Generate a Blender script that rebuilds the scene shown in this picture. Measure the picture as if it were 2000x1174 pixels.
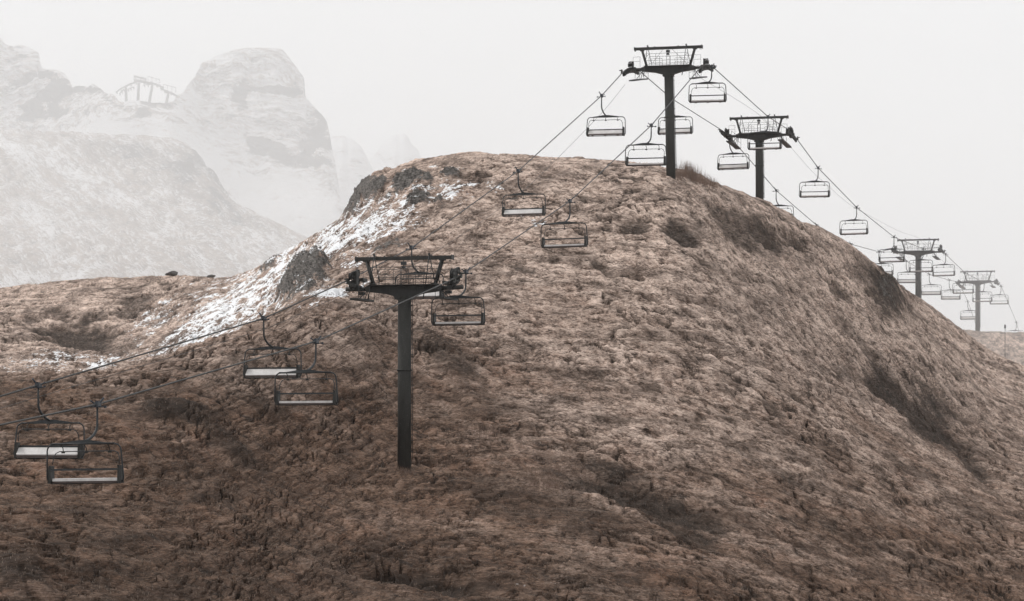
import bpy, math, random
import numpy as np
from mathutils import Vector, Matrix

for _o in list(bpy.data.objects): bpy.data.objects.remove(_o)
SC = bpy.context.scene
COL = SC.collection
R = math.radians
random.seed(7)

# ------------------------------------------------------------------ camera, sky, sun, exposure
HZ, FP = 1000.0, 6000.0            # level long lens, frame shifted up (horizon row, focal length in photo pixels)
cam_d = bpy.data.cameras.new('camera'); cam = bpy.data.objects.new('camera', cam_d); COL.objects.link(cam)
cam_d.sensor_width = 36; cam_d.lens = 108
cam_d.shift_y = (HZ - 587.0) / 2000.0
cam_d.clip_start = 1; cam_d.clip_end = 9000
cam.location = (0, 0, 0); cam.rotation_euler = (R(90), 0, 0)
SC.camera = cam

SUN_EL, SUN_AZ = 48.0, -72.0       # azimuth from +Y, negative to the left
w = bpy.data.worlds.new('World'); SC.world = w; w.use_nodes = True
nt = w.node_tree; nt.nodes.clear()
sky = nt.nodes.new('ShaderNodeTexSky'); sky.sky_type = 'NISHITA'; sky.sun_disc = False
sky.sun_elevation = R(SUN_EL); sky.sun_rotation = R(SUN_AZ)
sky.dust_density = 6; sky.air_density = 1.0; sky.ozone_density = 0
hsv = nt.nodes.new('ShaderNodeHueSaturation'); hsv.inputs['Saturation'].default_value = 0.06
mx = nt.nodes.new('ShaderNodeMix'); mx.data_type = 'RGBA'; mx.inputs[0].default_value = 0.9
mx.inputs[7].default_value = (9.9, 10.05, 10.2, 1)      # closed cloud cover evens the sky out
bg = nt.nodes.new('ShaderNodeBackground'); bg.inputs['Strength'].default_value = 0.1
wo = nt.nodes.new('ShaderNodeOutputWorld')
nt.links.new(sky.outputs[0], hsv.inputs['Color']); nt.links.new(hsv.outputs[0], mx.inputs[6])
nt.links.new(mx.outputs[2], bg.inputs[0]); nt.links.new(bg.outputs[0], wo.inputs[0])

sd = bpy.data.lights.new('sun', 'SUN'); sd.energy = 1.5; sd.angle = R(10); sd.color = (1, .99, .97)
sun = bpy.data.objects.new('sun', sd); COL.objects.link(sun)
_d = Vector((math.sin(R(SUN_AZ)) * math.cos(R(SUN_EL)), math.cos(R(SUN_AZ)) * math.cos(R(SUN_EL)), math.sin(R(SUN_EL))))
sun.rotation_euler = _d.to_track_quat('Z', 'Y').to_euler(); sun.location = _d * 300

SC.view_settings.view_transform = 'Standard'; SC.view_settings.look = 'None'
SC.view_settings.exposure = 0.0; SC.view_settings.gamma = 1
SC.cycles.use_denoising = True
SC.cycles.max_bounces = 12; SC.cycles.volume_bounces = 10; SC.cycles.diffuse_bounces = 3

HAZE_K, HAZE_G, FOG_K = 0.00010, 0.88, 0.0021

# ------------------------------------------------------------------ helpers
def tag(o, label=None, cat=None, group=None, kind=None):
    if label: o['label'] = label
    if cat: o['category'] = cat
    if group: o['group'] = group
    if kind: o['kind'] = kind
    return o
def empty(name, loc, rz=0):
    o = bpy.data.objects.new(name, None); COL.objects.link(o)
    o.location = loc; o.rotation_euler = (0, 0, rz); o.empty_display_size = .3
    return o
def copy_tree(o, parent=None):
    c = o.copy(); COL.objects.link(c); c.parent = parent
    for ch in list(o.children): copy_tree(ch, c)
    return c

class MB:
    def __init__(s): s.v = []; s.f = []; s.sm = []
    def add(s, vs, fs, smooth=False):
        b = len(s.v); s.v += [tuple(v) for v in vs]
        s.f += [tuple(i + b for i in f) for f in fs]; s.sm += [smooth] * len(fs)
        return s
    def box(s, c, d, rot=None, bev=0.0):
        hx, hy, hz = d[0] / 2, d[1] / 2, d[2] / 2
        if bev > 0:
            b = min(bev, hx * .8, hy * .8)
            ring = [(-hx + b, -hy), (hx - b, -hy), (hx, -hy + b), (hx, hy - b), (hx - b, hy), (-hx + b, hy), (-hx, hy - b), (-hx, -hy + b)]
        else: ring = [(-hx, -hy), (hx, -hy), (hx, hy), (-hx, hy)]
        n = len(ring)
        vs = [Vector((x, y, -hz)) for x, y in ring] + [Vector((x, y, hz)) for x, y in ring]
        if rot is not None: vs = [rot @ v for v in vs]
        vs = [v + Vector(c) for v in vs]
        fs = [tuple(reversed(range(n))), tuple(range(n, 2 * n))] + [(i, (i + 1) % n, n + (i + 1) % n, n + i) for i in range(n)]
        return s.add(vs, fs)
    def tube(s, pts, r, n=6, closed=False, radii=None):
        P = [Vector(p) for p in pts]; m = len(P); vs = []; up = None
        for i, p in enumerate(P):
            a = P[i - 1] if (i > 0 or closed) else p
            b = P[(i + 1) % m] if (i < m - 1 or closed) else p
            t = (b - a).normalized()
            if up is None: up = Vector((0, 0, 1)) if abs(t.z) < .9 else Vector((1, 0, 0))
            u = (up - t * up.dot(t))
            if u.length < 1e-4: u = t.orthogonal()
            u.normalize(); up = u; v = t.cross(u)
            rr = radii[i] if radii else r
            for k in range(n):
                a_ = 2 * math.pi * k / n
                vs.append(p + (u * math.cos(a_) + v * math.sin(a_)) * rr)
        fs = []
        for i in range(m if closed else m - 1):
            j = (i + 1) % m
            for k in range(n):
                fs.append((i * n + k, j * n + k, j * n + (k + 1) % n, i * n + (k + 1) % n))
        s.add(vs, fs, True)
        if not closed:
            b = len(s.v) - len(vs)
            s.f += [tuple(b + k for k in range(n)), tuple(b + (m - 1) * n + k for k in reversed(range(n)))]; s.sm += [False] * 2
        return s
    def prism(s, poly, y0, y1):       # poly in x,z
        n = len(poly)
        vs = [(x, y0, z) for x, z in poly] + [(x, y1, z) for x, z in poly]
        fs = [tuple(range(n)), tuple(reversed(range(n, 2 * n)))] + [(i, n + i, n + (i + 1) % n, (i + 1) % n) for i in range(n)]
        return s.add(vs, fs)
    def wheel(s, c, r, wd, n=14):     # axis along x, with rim groove
        prof = [(-wd / 2, r), (-wd / 5, r * .86), (wd / 5, r * .86), (wd / 2, r), (wd / 2, r * .75), (wd * .2, r * .7), (wd * .2, 0.02), (-wd * .2, 0.02), (-wd * .2, r * .7), (-wd / 2, r * .75)]
        vs = []; fs = []; m = len(prof)
        for k in range(n):
            a = 2 * math.pi * k / n
            for x, q in prof: vs.append((c[0] + x, c[1] + q * math.cos(a), c[2] + q * math.sin(a)))
        for k in range(n):
            for j in range(m):
                fs.append((k * m + j, ((k + 1) % n) * m + j, ((k + 1) % n) * m + (j + 1) % m, k * m + (j + 1) % m))
        return s.add(vs, fs, True)
    def build(s, name, mat, parent=None, loc=None):
        me = bpy.data.meshes.new(name); me.from_pydata(s.v, [], s.f); me.materials.append(mat)
        me.polygons.foreach_set('use_smooth', s.sm); me.update()
        o = bpy.data.objects.new(name, me); COL.objects.link(o)
        if parent: o.parent = parent
        if loc: o.location = loc
        return o

# ------------------------------------------------------------------ materials
def mat_base(name, rough=.8, spec=.3):
    m = bpy.data.materials.new(name); m.use_nodes = True
    b = m.node_tree.nodes['Principled BSDF']; b.inputs['Roughness'].default_value = rough
    b.inputs['Specular IOR Level'].default_value = spec
    return m, m.node_tree, b
def N(t, kind, **kw):
    n = t.nodes.new(kind)
    for k, v in kw.items():
        if k.startswith('i_'): n.inputs[k[2:].replace('_', ' ')].default_value = v
        else: setattr(n, k, v)
    return n
def noise(t, scale, detail=4, rough=.6, vec=None, sc=None):
    n = N(t, 'ShaderNodeTexNoise'); n.inputs['Scale'].default_value = scale
    n.inputs['Detail'].default_value = detail; n.inputs['Roughness'].default_value = rough
    if vec is not None:
        if sc:
            mp = N(t, 'ShaderNodeMapping'); mp.inputs['Scale'].default_value = sc; t.links.new(vec, mp.inputs[0]); vec = mp.outputs[0]
        t.links.new(vec, n.inputs['Vector'])
    return n.outputs['Fac']
def ramp(t, fac, stops):
    r = N(t, 'ShaderNodeValToRGB'); e = r.color_ramp.elements
    while len(e) < len(stops): e.new(.5)
    for k, (p, c) in enumerate(stops):
        e[k].position = p; e[k].color = (*c, 1) if len(c) == 3 else c
    t.links.new(fac, r.inputs[0]); return r.outputs[0]
def g3(v): return (v, v, v)
def mix(t, fac, a, b, blend='MIX'):
    m = N(t, 'ShaderNodeMix', data_type='RGBA', blend_type=blend)
    for s, v in ((0, fac), (6, a), (7, b)):
        if hasattr(v, 'is_linked') or hasattr(v, 'links'): t.links.new(v, m.inputs[s])
        elif isinstance(v, (int, float)): m.inputs[s].default_value = v
        else: m.inputs[s].default_value = (*v, 1)
    return m.outputs[2]
def mth(t, op, a, b=None, clamp=False):
    m = N(t, 'ShaderNodeMath', operation=op, use_clamp=clamp)
    for s, v in ((0, a), (1, b)):
        if v is None: continue
        if isinstance(v, (int, float)): m.inputs[s].default_value = v
        else: t.links.new(v, m.inputs[s])
    return m.outputs[0]
def metal(name, dark, light, scale=3.0, rough=.55, metallic=.0, frost=0.0):
    m, t, b = mat_base(name, rough, .35)
    tc = N(t, 'ShaderNodeTexCoord').outputs['Object']
    f = noise(t, scale, 6, .7, tc, (1, 1, .35))
    c = ramp(t, f, [(.3, dark), (.72, light)])
    if frost > 0:
        f2 = noise(t, 14, 5, .75, tc)
        c = mix(t, ramp(t, f2, [(.60, g3(0)), (.70, g3(frost))]), c, (.5, .49, .48))
    t.links.new(c, b.inputs['Base Color']); b.inputs['Metallic'].default_value = metallic
    bp = N(t, 'ShaderNodeBump'); bp.inputs['Strength'].default_value = .25; bp.inputs['Distance'].default_value = .01
    t.links.new(noise(t, 30, 3, .6, tc), bp.inputs['Height']); t.links.new(bp.outputs[0], b.inputs['Normal'])
    return m
M_STEEL = metal('weathered_steel', (.012, .012, .011), (.034, .031, .027), 2.5, .6, 0, .10)
M_MAST = metal('mast_paint', (.016, .016, .014), (.042, .040, .035), 2.0, .7, 0, .22)
M_GALV = metal('galvanised_tube', (.012, .013, .014), (.036, .039, .041), 4, .5, 0, .10)
M_RUBBER = metal('sheave_rubber', (.010, .010, .010), (.026, .025, .023), 6, .8, 0, .05)
M_SHEAVE = metal('sheave_flange', (.02, .021, .019), (.07, .07, .06), 6, .6, 0, .2)
M_GRIP = metal('grip_steel', (.014, .018, .026), (.04, .046, .056), 6, .5, 0, .12)
M_SEAT = metal('frosted_seat', (.50, .47, .45), (.72, .69, .67), 2.5, .6)
M_UNDER = metal('seat_shell', (.045, .032, .028), (.10, .075, .068), 3, .7)
M_CABLE = metal('wire_rope', (.016, .015, .014), (.035, .033, .031), 5, .5)
M_FARMETAL = metal('trestle_steel', (.03, .03, .03), (.07, .07, .07), 1, .7)

def ground_mat(name, cols, scale=1.0, bump=.05):
    """cols: dict of real base colours; attribute 'cover' = (heather, rock, snow, tuft height); 'frost' a float"""
    m, t, b = mat_base(name, .95, .1)
    geo = N(t, 'ShaderNodeNewGeometry'); P = geo.outputs['Position']
    at = N(t, 'ShaderNodeAttribute', attribute_name='cover'); sep = N(t, 'ShaderNodeSeparateColor'); t.links.new(at.outputs['Color'], sep.inputs[0])
    heather, rock, snow, tuft = sep.outputs[0], sep.outputs[1], sep.outputs[2], at.outputs['Alpha']
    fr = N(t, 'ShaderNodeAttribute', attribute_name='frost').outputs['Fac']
    n1 = noise(t, .16 * scale, 5, .65, P); n2 = noise(t, 1.1 * scale, 6, .72, P, (1, .55, 1.2)); n3 = noise(t, 7 * scale, 5, .75, P)
    n4 = noise(t, .5 * scale, 3, .6, P, (1, 1, 1))
    grass = ramp(t, n1, [(.30, cols['brown']), (.5, cols['tan']), (.68, cols['rust'])])
    grass = mix(t, ramp(t, n2, [(.38, g3(.75)), (.58, g3(0))]), grass, cols['soil'])
    straw = mix(t, n4, cols['straw'], cols['straw2'])
    fl = N(t, 'ShaderNodeAttribute', attribute_name='flow').outputs['Fac']
    sx_ = N(t, 'ShaderNodeSeparateXYZ'); t.links.new(P, sx_.inputs[0]); cx_ = N(t, 'ShaderNodeCombineXYZ')
    t.links.new(sx_.outputs[0], cx_.inputs[0]); t.links.new(fl, cx_.inputs[1]); t.links.new(mth(t, 'MULTIPLY', sx_.outputs[1], .35), cx_.inputs[2]); V = cx_.outputs[0]
    ss = cols.get('ss', 1.0)
    s1 = noise(t, ss, 4, .7, V, (4.2, 15.0, 2.6)); s2 = noise(t, ss, 4, .65, V, (.8, 3.4, .6)); s3 = noise(t, ss, 3, .6, V, (.22, 1.1, .2))
    n5 = noise(t, 1.3 * scale, 5, .62, P, (.75, .8, 3.2)); n6 = noise(t, 3.0 * scale, 4, .6, P, (.75, .8, 3.0))
    def gap(n_, w_): return ramp(t, mth(t, 'ABSOLUTE', mth(t, 'SUBTRACT', n_, .49)), [(w_ * .35, g3(1)), (w_, g3(0))])
    gaps = mth(t, 'MULTIPLY', mth(t, 'MAXIMUM', mth(t, 'MULTIPLY', gap(n5, .05), .95), mth(t, 'MULTIPLY', gap(n6, .055), .8)), ramp(t, n2, [(.36, g3(1)), (.62, g3(.25))]))
    tip = mth(t, 'MULTIPLY', tuft, ramp(t, n3, [(.34, g3(.15)), (.62, g3(1))]))
    c = mix(t, ramp(t, mth(t, 'ADD', tuft, mth(t, 'MULTIPLY', n3, .3)), [(.26, g3(.85)), (.46, g3(0))]), grass, cols['soil'])
    c = mix(t, mth(t, 'MULTIPLY', tip, 1.1, True), c, straw)
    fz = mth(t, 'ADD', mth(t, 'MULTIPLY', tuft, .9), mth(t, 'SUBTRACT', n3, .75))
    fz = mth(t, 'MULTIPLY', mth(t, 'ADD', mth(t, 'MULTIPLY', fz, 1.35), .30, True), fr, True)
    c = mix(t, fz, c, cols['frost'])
    c = mix(t, mth(t, 'MULTIPLY', gaps, cols.get('gap', .6)), c, cols['soil'])
    st_ = mth(t, 'ADD', mth(t, 'MULTIPLY', s1, .6), mth(t, 'MULTIPLY', s2, .4))
    c = mix(t, mth(t, 'MULTIPLY', ramp(t, st_, [(.38, g3(1)), (.50, g3(0))]), cols.get('strand', .95)), c, cols['soil2'])
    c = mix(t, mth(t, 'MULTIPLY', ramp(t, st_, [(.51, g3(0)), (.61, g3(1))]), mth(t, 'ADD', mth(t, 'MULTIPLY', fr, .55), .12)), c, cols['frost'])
    c = mix(t, ramp(t, s3, [(.36, g3(.55)), (.52, g3(0))]), c, cols['soil2'])
    hz = mix(t, n2, cols['heather'], cols['heather2'])
    c = mix(t, mth(t, 'MULTIPLY', heather, mth(t, 'SUBTRACT', 1.35, mth(t, 'MULTIPLY', s1, .9)), True), c, hz)
    rk = ramp(t, noise(t, 2.6 * scale, 8, .78, P, (.8, 1, 2.4)), [(.38, cols['rock']), (.52, tuple((a_ + b_) * .4 for a_, b_ in zip(cols['rock'], cols['rock2']))), (.66, cols['rock2'])])
    c = mix(t, ramp(t, mth(t, 'ADD', rock, mth(t, 'MULTIPLY', mth(t, 'SUBTRACT', n2, .5), 1.5)), [(.42, g3(0)), (.55, g3(1))]), c, rk)
    sn = mth(t, 'MULTIPLY', ramp(t, snow, [(.01, g3(0)), (.07, g3(1))]), mth(t, 'ADD', snow, mth(t, 'ADD', mth(t, 'MULTIPLY', mth(t, 'SUBTRACT', s1, .5), 2.2), mth(t, 'MULTIPLY', mth(t, 'SUBTRACT', s2, .5), 2.2))))
    c = mix(t, ramp(t, sn, [(.48, g3(0)), (.60, g3(1))]), c, (.88, .88, .89))
    t.links.new(c, b.inputs['Base Color'])
    bp = N(t, 'ShaderNodeBump'); bp.inputs['Strength'].default_value = 1.0; bp.inputs['Distance'].default_value = bump
    t.links.new(mth(t, 'ADD', n3, mth(t, 'ADD', s1, mth(t, 'MULTIPLY', s2, 1.5))), bp.inputs['Height']); t.links.new(bp.outputs[0], b.inputs['Normal'])
    return m
C_MAIN = dict(brown=(.064, .034, .022), tan=(.130, .076, .052), rust=(.18, .088, .054), soil=(.018, .012, .009), soil2=(.034, .021, .015),
              straw=(.42, .28, .20), straw2=(.30, .18, .125), frost=(.84, .655, .55), heather=(.017, .014, .012), heather2=(.05, .036, .028),
              rock=(.032, .029, .027), rock2=(.33, .30, .275))
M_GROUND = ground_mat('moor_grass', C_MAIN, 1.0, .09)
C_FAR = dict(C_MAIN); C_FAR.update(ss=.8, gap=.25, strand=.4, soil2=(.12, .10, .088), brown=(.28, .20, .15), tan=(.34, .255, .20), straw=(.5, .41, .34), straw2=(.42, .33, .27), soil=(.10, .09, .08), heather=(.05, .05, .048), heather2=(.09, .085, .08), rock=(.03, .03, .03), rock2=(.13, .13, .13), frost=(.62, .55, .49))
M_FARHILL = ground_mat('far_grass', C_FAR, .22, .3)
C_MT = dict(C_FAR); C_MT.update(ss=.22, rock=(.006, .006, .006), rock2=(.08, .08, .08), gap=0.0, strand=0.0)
M_MOUNT = ground_mat('mountain_rock_snow', C_MT, .08, 1.2)

# ------------------------------------------------------------------ numpy noise
def _h(ix, iy, s):
    n = (ix.astype(np.int64) * 374761393 + iy.astype(np.int64) * 668265263 + s * 974634777) & 0xFFFFFFFF
    n = ((n ^ (n >> 13)) * 1274126177) & 0xFFFFFFFF
    n = ((n ^ (n >> 16)) * 2246822519) & 0xFFFFFFFF
    return ((n ^ (n >> 15)) & 0xFFFFFF) / float(0xFFFFFF)
def vn(x, y, s=0):
    ix = np.floor(x); iy = np.floor(y); fx = x - ix; fy = y - iy
    ux = fx * fx * fx * (fx * (fx * 6 - 15) + 10); uy = fy * fy * fy * (fy * (fy * 6 - 15) + 10)
    def gr(a, b):
        g = _h(ix + a, iy + b, s) * 2 * np.pi
        return np.cos(g) * (fx - a) + np.sin(g) * (fy - b)
    a = gr(0, 0); b = gr(1, 0); c = gr(0, 1); d = gr(1, 1)
    return ((a * (1 - ux) + b * ux) * (1 - uy) + (c * (1 - ux) + d * ux) * uy) * 1.5
def fbm(x, y, o=4, s=0, g=.5, lac=2.03):
    r = 0; a = 1; t = 0
    for k in range(o):
        r = r + a * vn(x, y, s + k * 17); t += a; a *= g; x = x * lac + 13.7; y = y * lac + 5.1
    return r / t
def ridged(x, y, o=4, s=0, g=.5):
    r = 0; a = 1; t = 0
    for k in range(o):
        r = r + a * (1 - 2 * np.abs(vn(x, y, s + k * 31))); t += a; a *= g; x = x * 2.07 + 3.3; y = y * 2.07 + 9.1
    return r / t
def worley(x, y, s=0):
    ix = np.floor(x); iy = np.floor(y); F1 = np.full(x.shape, 9.0)
    for a in (-1, 0, 1):
        for b in (-1, 0, 1):
            cx = ix + a; cy = iy + b
            px = cx + _h(cx, cy, s); py = cy + _h(cx, cy, s + 91)
            d = (px - x) ** 2 + (py - y) ** 2
            F1 = np.minimum(F1, d)
    return np.sqrt(F1)
def sstep(a, b, x):
    t = np.clip((x - a) / (b - a), 0, 1); return t * t * (3 - 2 * t)
def pchip(X, Y, q):
    """X (K,N) rising along K, Y (K,N), q (M,N)"""
    h = np.diff(X, axis=0); d = np.diff(Y, axis=0) / h
    K, Nn = X.shape; m = np.zeros_like(Y)
    w1 = 2 * h[1:] + h[:-1]; w2 = h[1:] + 2 * h[:-1]
    same = (d[:-1] * d[1:]) > 0
    with np.errstate(divide='ignore', invalid='ignore'):
        hm = (w1 + w2) / (w1 / d[:-1] + w2 / d[1:])
    m[1:-1] = np.where(same, hm, 0); m[0] = d[0]; m[-1] = d[-1]
    out = np.zeros(q.shape)
    for k in range(K - 1):
        lo = X[k]; hi = X[k + 1]
        sel = (q >= lo) & (q <= hi) if k == 0 else (q > lo) & (q <= hi)
        t = (q - lo) / h[k]; t2 = t * t; t3 = t2 * t
        val = (2 * t3 - 3 * t2 + 1) * Y[k] + (t3 - 2 * t2 + t) * h[k] * m[k] + (-2 * t3 + 3 * t2) * Y[k + 1] + (t3 - t2) * h[k] * m[k + 1]
        out = np.where(sel, val, out)
    return out
def curve(knots, x):
    k = np.array(sorted(knots), float)
    return pchip(k[:, :1], k[:, 1:2], np.clip(x, k[0, 0], k[-1, 0])[:, None].astype(float))[:, 0]

def fan_mesh(name, X, Y, Z, mat, cover=None, frost=None, flow=None):
    M, Nn = Z.shape
    co = np.stack([X, Y, Z], -1).reshape(-1, 3).astype(np.float32)
    i = np.arange(M * Nn, dtype=np.int32).reshape(M, Nn)
    q = np.stack([i[:-1, :-1], i[:-1, 1:], i[1:, 1:], i[1:, :-1]], -1).reshape(-1, 4)
    me = bpy.data.meshes.new(name); nf = len(q)
    me.vertices.add(len(co)); me.vertices.foreach_set('co', co.ravel())
    me.loops.add(nf * 4); me.loops.foreach_set('vertex_index', q.ravel())
    me.polygons.add(nf); me.polygons.foreach_set('loop_start', np.arange(0, nf * 4, 4, dtype=np.int32))
    me.polygons.foreach_set('loop_total', np.full(nf, 4, np.int32))
    me.polygons.foreach_set('use_smooth', np.ones(nf, bool))
    me.materials.append(mat)
    if cover is not None:
        a = me.attributes.new('cover', 'FLOAT_COLOR', 'POINT'); a.data.foreach_set('color', cover.reshape(-1).astype(np.float32))
    if frost is not None:
        a = me.attributes.new('frost', 'FLOAT', 'POINT'); a.data.foreach_set('value', frost.reshape(-1).astype(np.float32))
    if flow is None: flow = Z * 1.0
    a = me.attributes.new('flow', 'FLOAT', 'POINT'); a.data.foreach_set('value', flow.reshape(-1).astype(np.float32))
    me.update(calc_edges=True)
    o = bpy.data.objects.new(name, me); COL.objects.link(o)
    return o
def rows(Kc, counts):
    out = []
    for k, n in enumerate(counts):
        t = (np.arange(n) / n)[:, None]; out.append(Kc[k] * (1 - t) + Kc[k + 1] * t)
    out.append(Kc[-1:]); return np.concatenate(out, 0)
def blob(px, py, cx, cy, rx, ry, ang, warp=0):
    a = R(ang); dx = px - cx; dy = py - cy
    u = (dx * math.cos(a) + dy * math.sin(a)) / rx; v = (-dx * math.sin(a) + dy * math.cos(a)) / ry
    return np.clip(1.25 - np.sqrt(u * u + v * v) + warp, 0, 1)

# ------------------------------------------------------------------ main hillside
px = np.concatenate([np.linspace(-1400, -160, 90, endpoint=False), np.linspace(-160, 2160, 1950), np.linspace(2160, 3400, 91)[1:]])
def yz(Yc, yc): return Yc * (HZ - yc) / FP
B_Y = curve([(-1400, 112), (0, 120), (400, 134), (800, 152), (1400, 166), (2000, 190), (3400, 200)], px); B_y = np.full_like(px, 1174)
C_Y = curve([(-1400, 140), (0, 150), (400, 168), (600, 180), (800, 191), (1100, 200), (1500, 215), (2000, 250), (3400, 260)], px)
C_y = curve([(-1400, 960), (0, 935), (400, 905), (600, 903), (800, 898), (1100, 872), (1500, 862), (2000, 955), (3400, 1000)], px)
D_Y = curve([(-1400, 180), (0, 185), (130, 186), (250, 190), (330, 195), (400, 200), (480, 206), (540, 210), (620, 215), (700, 219), (800, 225), (1100, 238), (1300, 240), (1500, 254), (1750, 285), (2000, 310), (3400, 320)], px)
D_y = curve([(-1400, 760), (-200, 728), (0, 724), (130, 726), (250, 713), (330, 688), (400, 660), (480, 630), (540, 610), (620, 590), (700, 592), (800, 612), (1100, 608), (1300, 605), (1500, 650), (1750, 765), (2000, 885), (3400, 980)], px)
E_Y = curve([(-1400, 230), (0, 232), (250, 236), (400, 243), (540, 246), (620, 250), (800, 258), (1100, 260), (1300, 259), (1500, 279), (1750, 315), (2000, 345), (3400, 350)], px)
E_y = curve([(-1400, 790), (0, 752), (250, 738), (400, 690), (480, 645), (540, 600), (620, 545), (700, 505), (800, 452), (1100, 442), (1300, 440), (1500, 500), (1750, 640), (2000, 800), (3400, 950)], px)
S_Y = curve([(-1400, 420), (250, 420), (430, 396), (520, 360), (600, 331), (700, 302), (800, 290), (1000, 286), (1150, 283), (1300, 277), (1400, 288), (1483, 302), (1600, 322), (1700, 345), (1760, 395), (1800, 430), (1900, 428), (2000, 415), (3400, 400)], px)
S_y = curve([(-1400, 620), (-300, 585), (0, 563), (60, 556), (100, 552), (250, 542), (340, 541), (430, 546), (480, 532), (520, 510), (560, 487), (600, 462), (650, 432), (680, 411), (708, 378), (740, 350), (790, 322), (860, 307), (930, 301), (1000, 306), (1100, 310), (1200, 318), (1270, 326), (1310, 334), (1340, 340), (1400, 362), (1460, 383), (1500, 398), (1560, 430), (1600, 447), (1650, 470), (1700, 512), (1755, 553), (1800, 582), (1860, 627), (1900, 657), (1950, 690), (2000, 710), (3400, 980)], px)
F_Y0 = curve([(-1400, 325), (0, 325), (250, 325), (400, 312), (540, 302), (620, 290), (700, 276), (3400, 276)], px)
F_y0 = curve([(-1400, 680), (0, 645), (250, 648), (400, 602), (480, 580), (540, 545), (620, 498), (700, 440), (3400, 440)], px)
mF = sstep(600, 720, px)
F_Y = F_Y0 * (1 - mF) + (E_Y + S_Y) / 2 * mF
F_Z = yz(F_Y0, F_y0) * (1 - mF) + (yz(E_Y, E_y) + yz(S_Y, S_y)) / 2 * mF
G_Y = S_Y + 28; G_y = S_y + curve([(-1400, 22), (500, 22), (700, 14), (1200, 8), (1500, 8), (1900, 8), (3400, 10)], px)
H_Y = np.full_like(px, 505); H_y = np.maximum(curve([(-1400, 720), (500, 700), (900, 640), (1600, 660), (1800, 700), (1900, 730), (3400, 900)], px), G_y + 20)
I_Y = np.full_like(px, 557); I_y = curve([(-1400, 760), (1700, 760), (1800, 690), (1850, 655), (1875, 641), (1910, 643), (2000, 649), (3400, 660)], px)
J_Y = np.full_like(px, 690); J_z = np.full_like(px, 0.0)
K_Y = np.full_like(px, 900); K_z = np.full_like(px, -70.0)
A_Y = np.full_like(px, 4.0); A_z = np.full_like(px, -22.0)
A2_Y = np.full_like(px, 70.0); A2_z = np.full_like(px, -13.0)
KY = np.stack([A_Y, A2_Y, B_Y, C_Y, D_Y, E_Y, F_Y, S_Y, G_Y, H_Y, I_Y, J_Y, K_Y])
KZ = np.stack([A_z, A2_z, yz(B_Y, B_y), yz(C_Y, C_y), yz(D_Y, D_y), yz(E_Y, E_y), F_Z, yz(S_Y, S_y), yz(G_Y, G_y), yz(H_Y, H_y), yz(I_Y, I_y), J_z, K_z])
COUNTS = [10, 50, 230, 230, 190, 160, 160, 50, 40, 50, 25, 10]
Yg = rows(KY, COUNTS); Zg = pchip(KY, KZ, Yg)
Xg = Yg * (px - 1000)[None, :] / FP
PX = np.broadcast_to(px[None, :], Yg.shape); PY = HZ - FP * Zg / Yg
far_side = ((Yg > (D_Y + 8)[None, :]) & (PX < 640)).astype(float)
near_side = 1 - far_side
wp = fbm(Xg / 5, Yg / 7, 4, 5) * .9
wp2 = fbm(Xg / 1.3, Yg / 2.0, 3, 8) * .7
# features on the ground: (x, y, rx, ry, angle, amount, relief m, side)
HEATH_VIGNETTE = [(250, 1090, 430, 120, 5, .42, 0, 1), (900, 1120, 520, 80, 5, .36, 0, 1), (420, 930, 260, 60, 15, .30, 0, 1), (1060, 980, 190, 50, 15, .5, -.2, 1), (1240, 430, 42, 18, 5, 1, -.5, 1), (1335, 442, 50, 30, 25, 1, -.9, 1), (1440, 440, 75, 34, 35, .75, -.5, 1), (1555, 466, 32, 12, 25, .9, -.5, 1),  # opening broad patches without relief paint vignette darkness along bottom and lower left
         (1730, 575, 34, 60, -25, 1, .9, 1), (1690, 530, 40, 30, 40, .6, .3, 1), (1725, 735, 90, 36, 40, 1, -1.0, 1), (1815, 800, 85, 50, 45, 1, -1.1, 1), (1500, 452, 60, 20, 40, .9, -.7, 1), (1640, 560, 40, 12, 50, .7, -.5, 1), (1890, 885, 75, 18, 48, .8, -.8, 1), (1660, 640, 70, 12, 45, .5, -.4, 1),
         (1012, 516, 36, 7, 15, .8, -.4, 1), (1180, 518, 30, 12, 32, .8, -.5, 1), (1075, 430, 20, 8, 0, .3, -.2, 1), (690, 642, 44, 9, -5, .6, .3, 1), (470, 703, 50, 8, 5, .5, .2, 1),
         (350, 800, 100, 26, 8, .95, .6, 1), (440, 850, 80, 30, 35, .8, .3, 1), (520, 790, 60, 20, 20, .6, .3, 1), (880, 700, 90, 34, 40, .7, .5, 1), (820, 660, 40, 22, 30, .6, .4, 1),
         (1190, 900, 70, 16, 15, .8, -.4, 1), (1240, 955, 190, 28, 20, 1, -.9, 1), (1330, 1020, 110, 20, 30, .8, -.5, 1), (1130, 1020, 70, 26, 12, .6, .4, 1), (1220, 1110, 80, 22, 20, .6, -.3, 1),
         (830, 1118, 180, 24, 8, 1, -1.0, 1), (30, 1135, 75, 55, 10, .9, .6, 1), (1510, 790, 24, 10, 20, .7, -.3, 1), (1500, 900, 120, 12, 30, .5, -.3, 1), (560, 1010, 160, 20, 20, .3, -.3, 1),
         (1620, 1010, 100, 12, 35, .4, -.3, 1), (1900, 650, 60, 8, 35, .4, 0, 1), (1150, 1150, 60, 25, 0, .6, .5, 1), (960, 920, 110, 18, 12, .5, -.3, 1),
         (150, 638, 100, 38, 4, 1, -1.6, 2), (62, 612, 26, 11, 0, .8, -.4, 2), (262, 590, 45, 30, -30, .75, -.4, 2), (215, 670, 70, 26, 10, .7, -.4, 2), (330, 670, 60, 22, -30, .5, 0, 2)]
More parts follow.
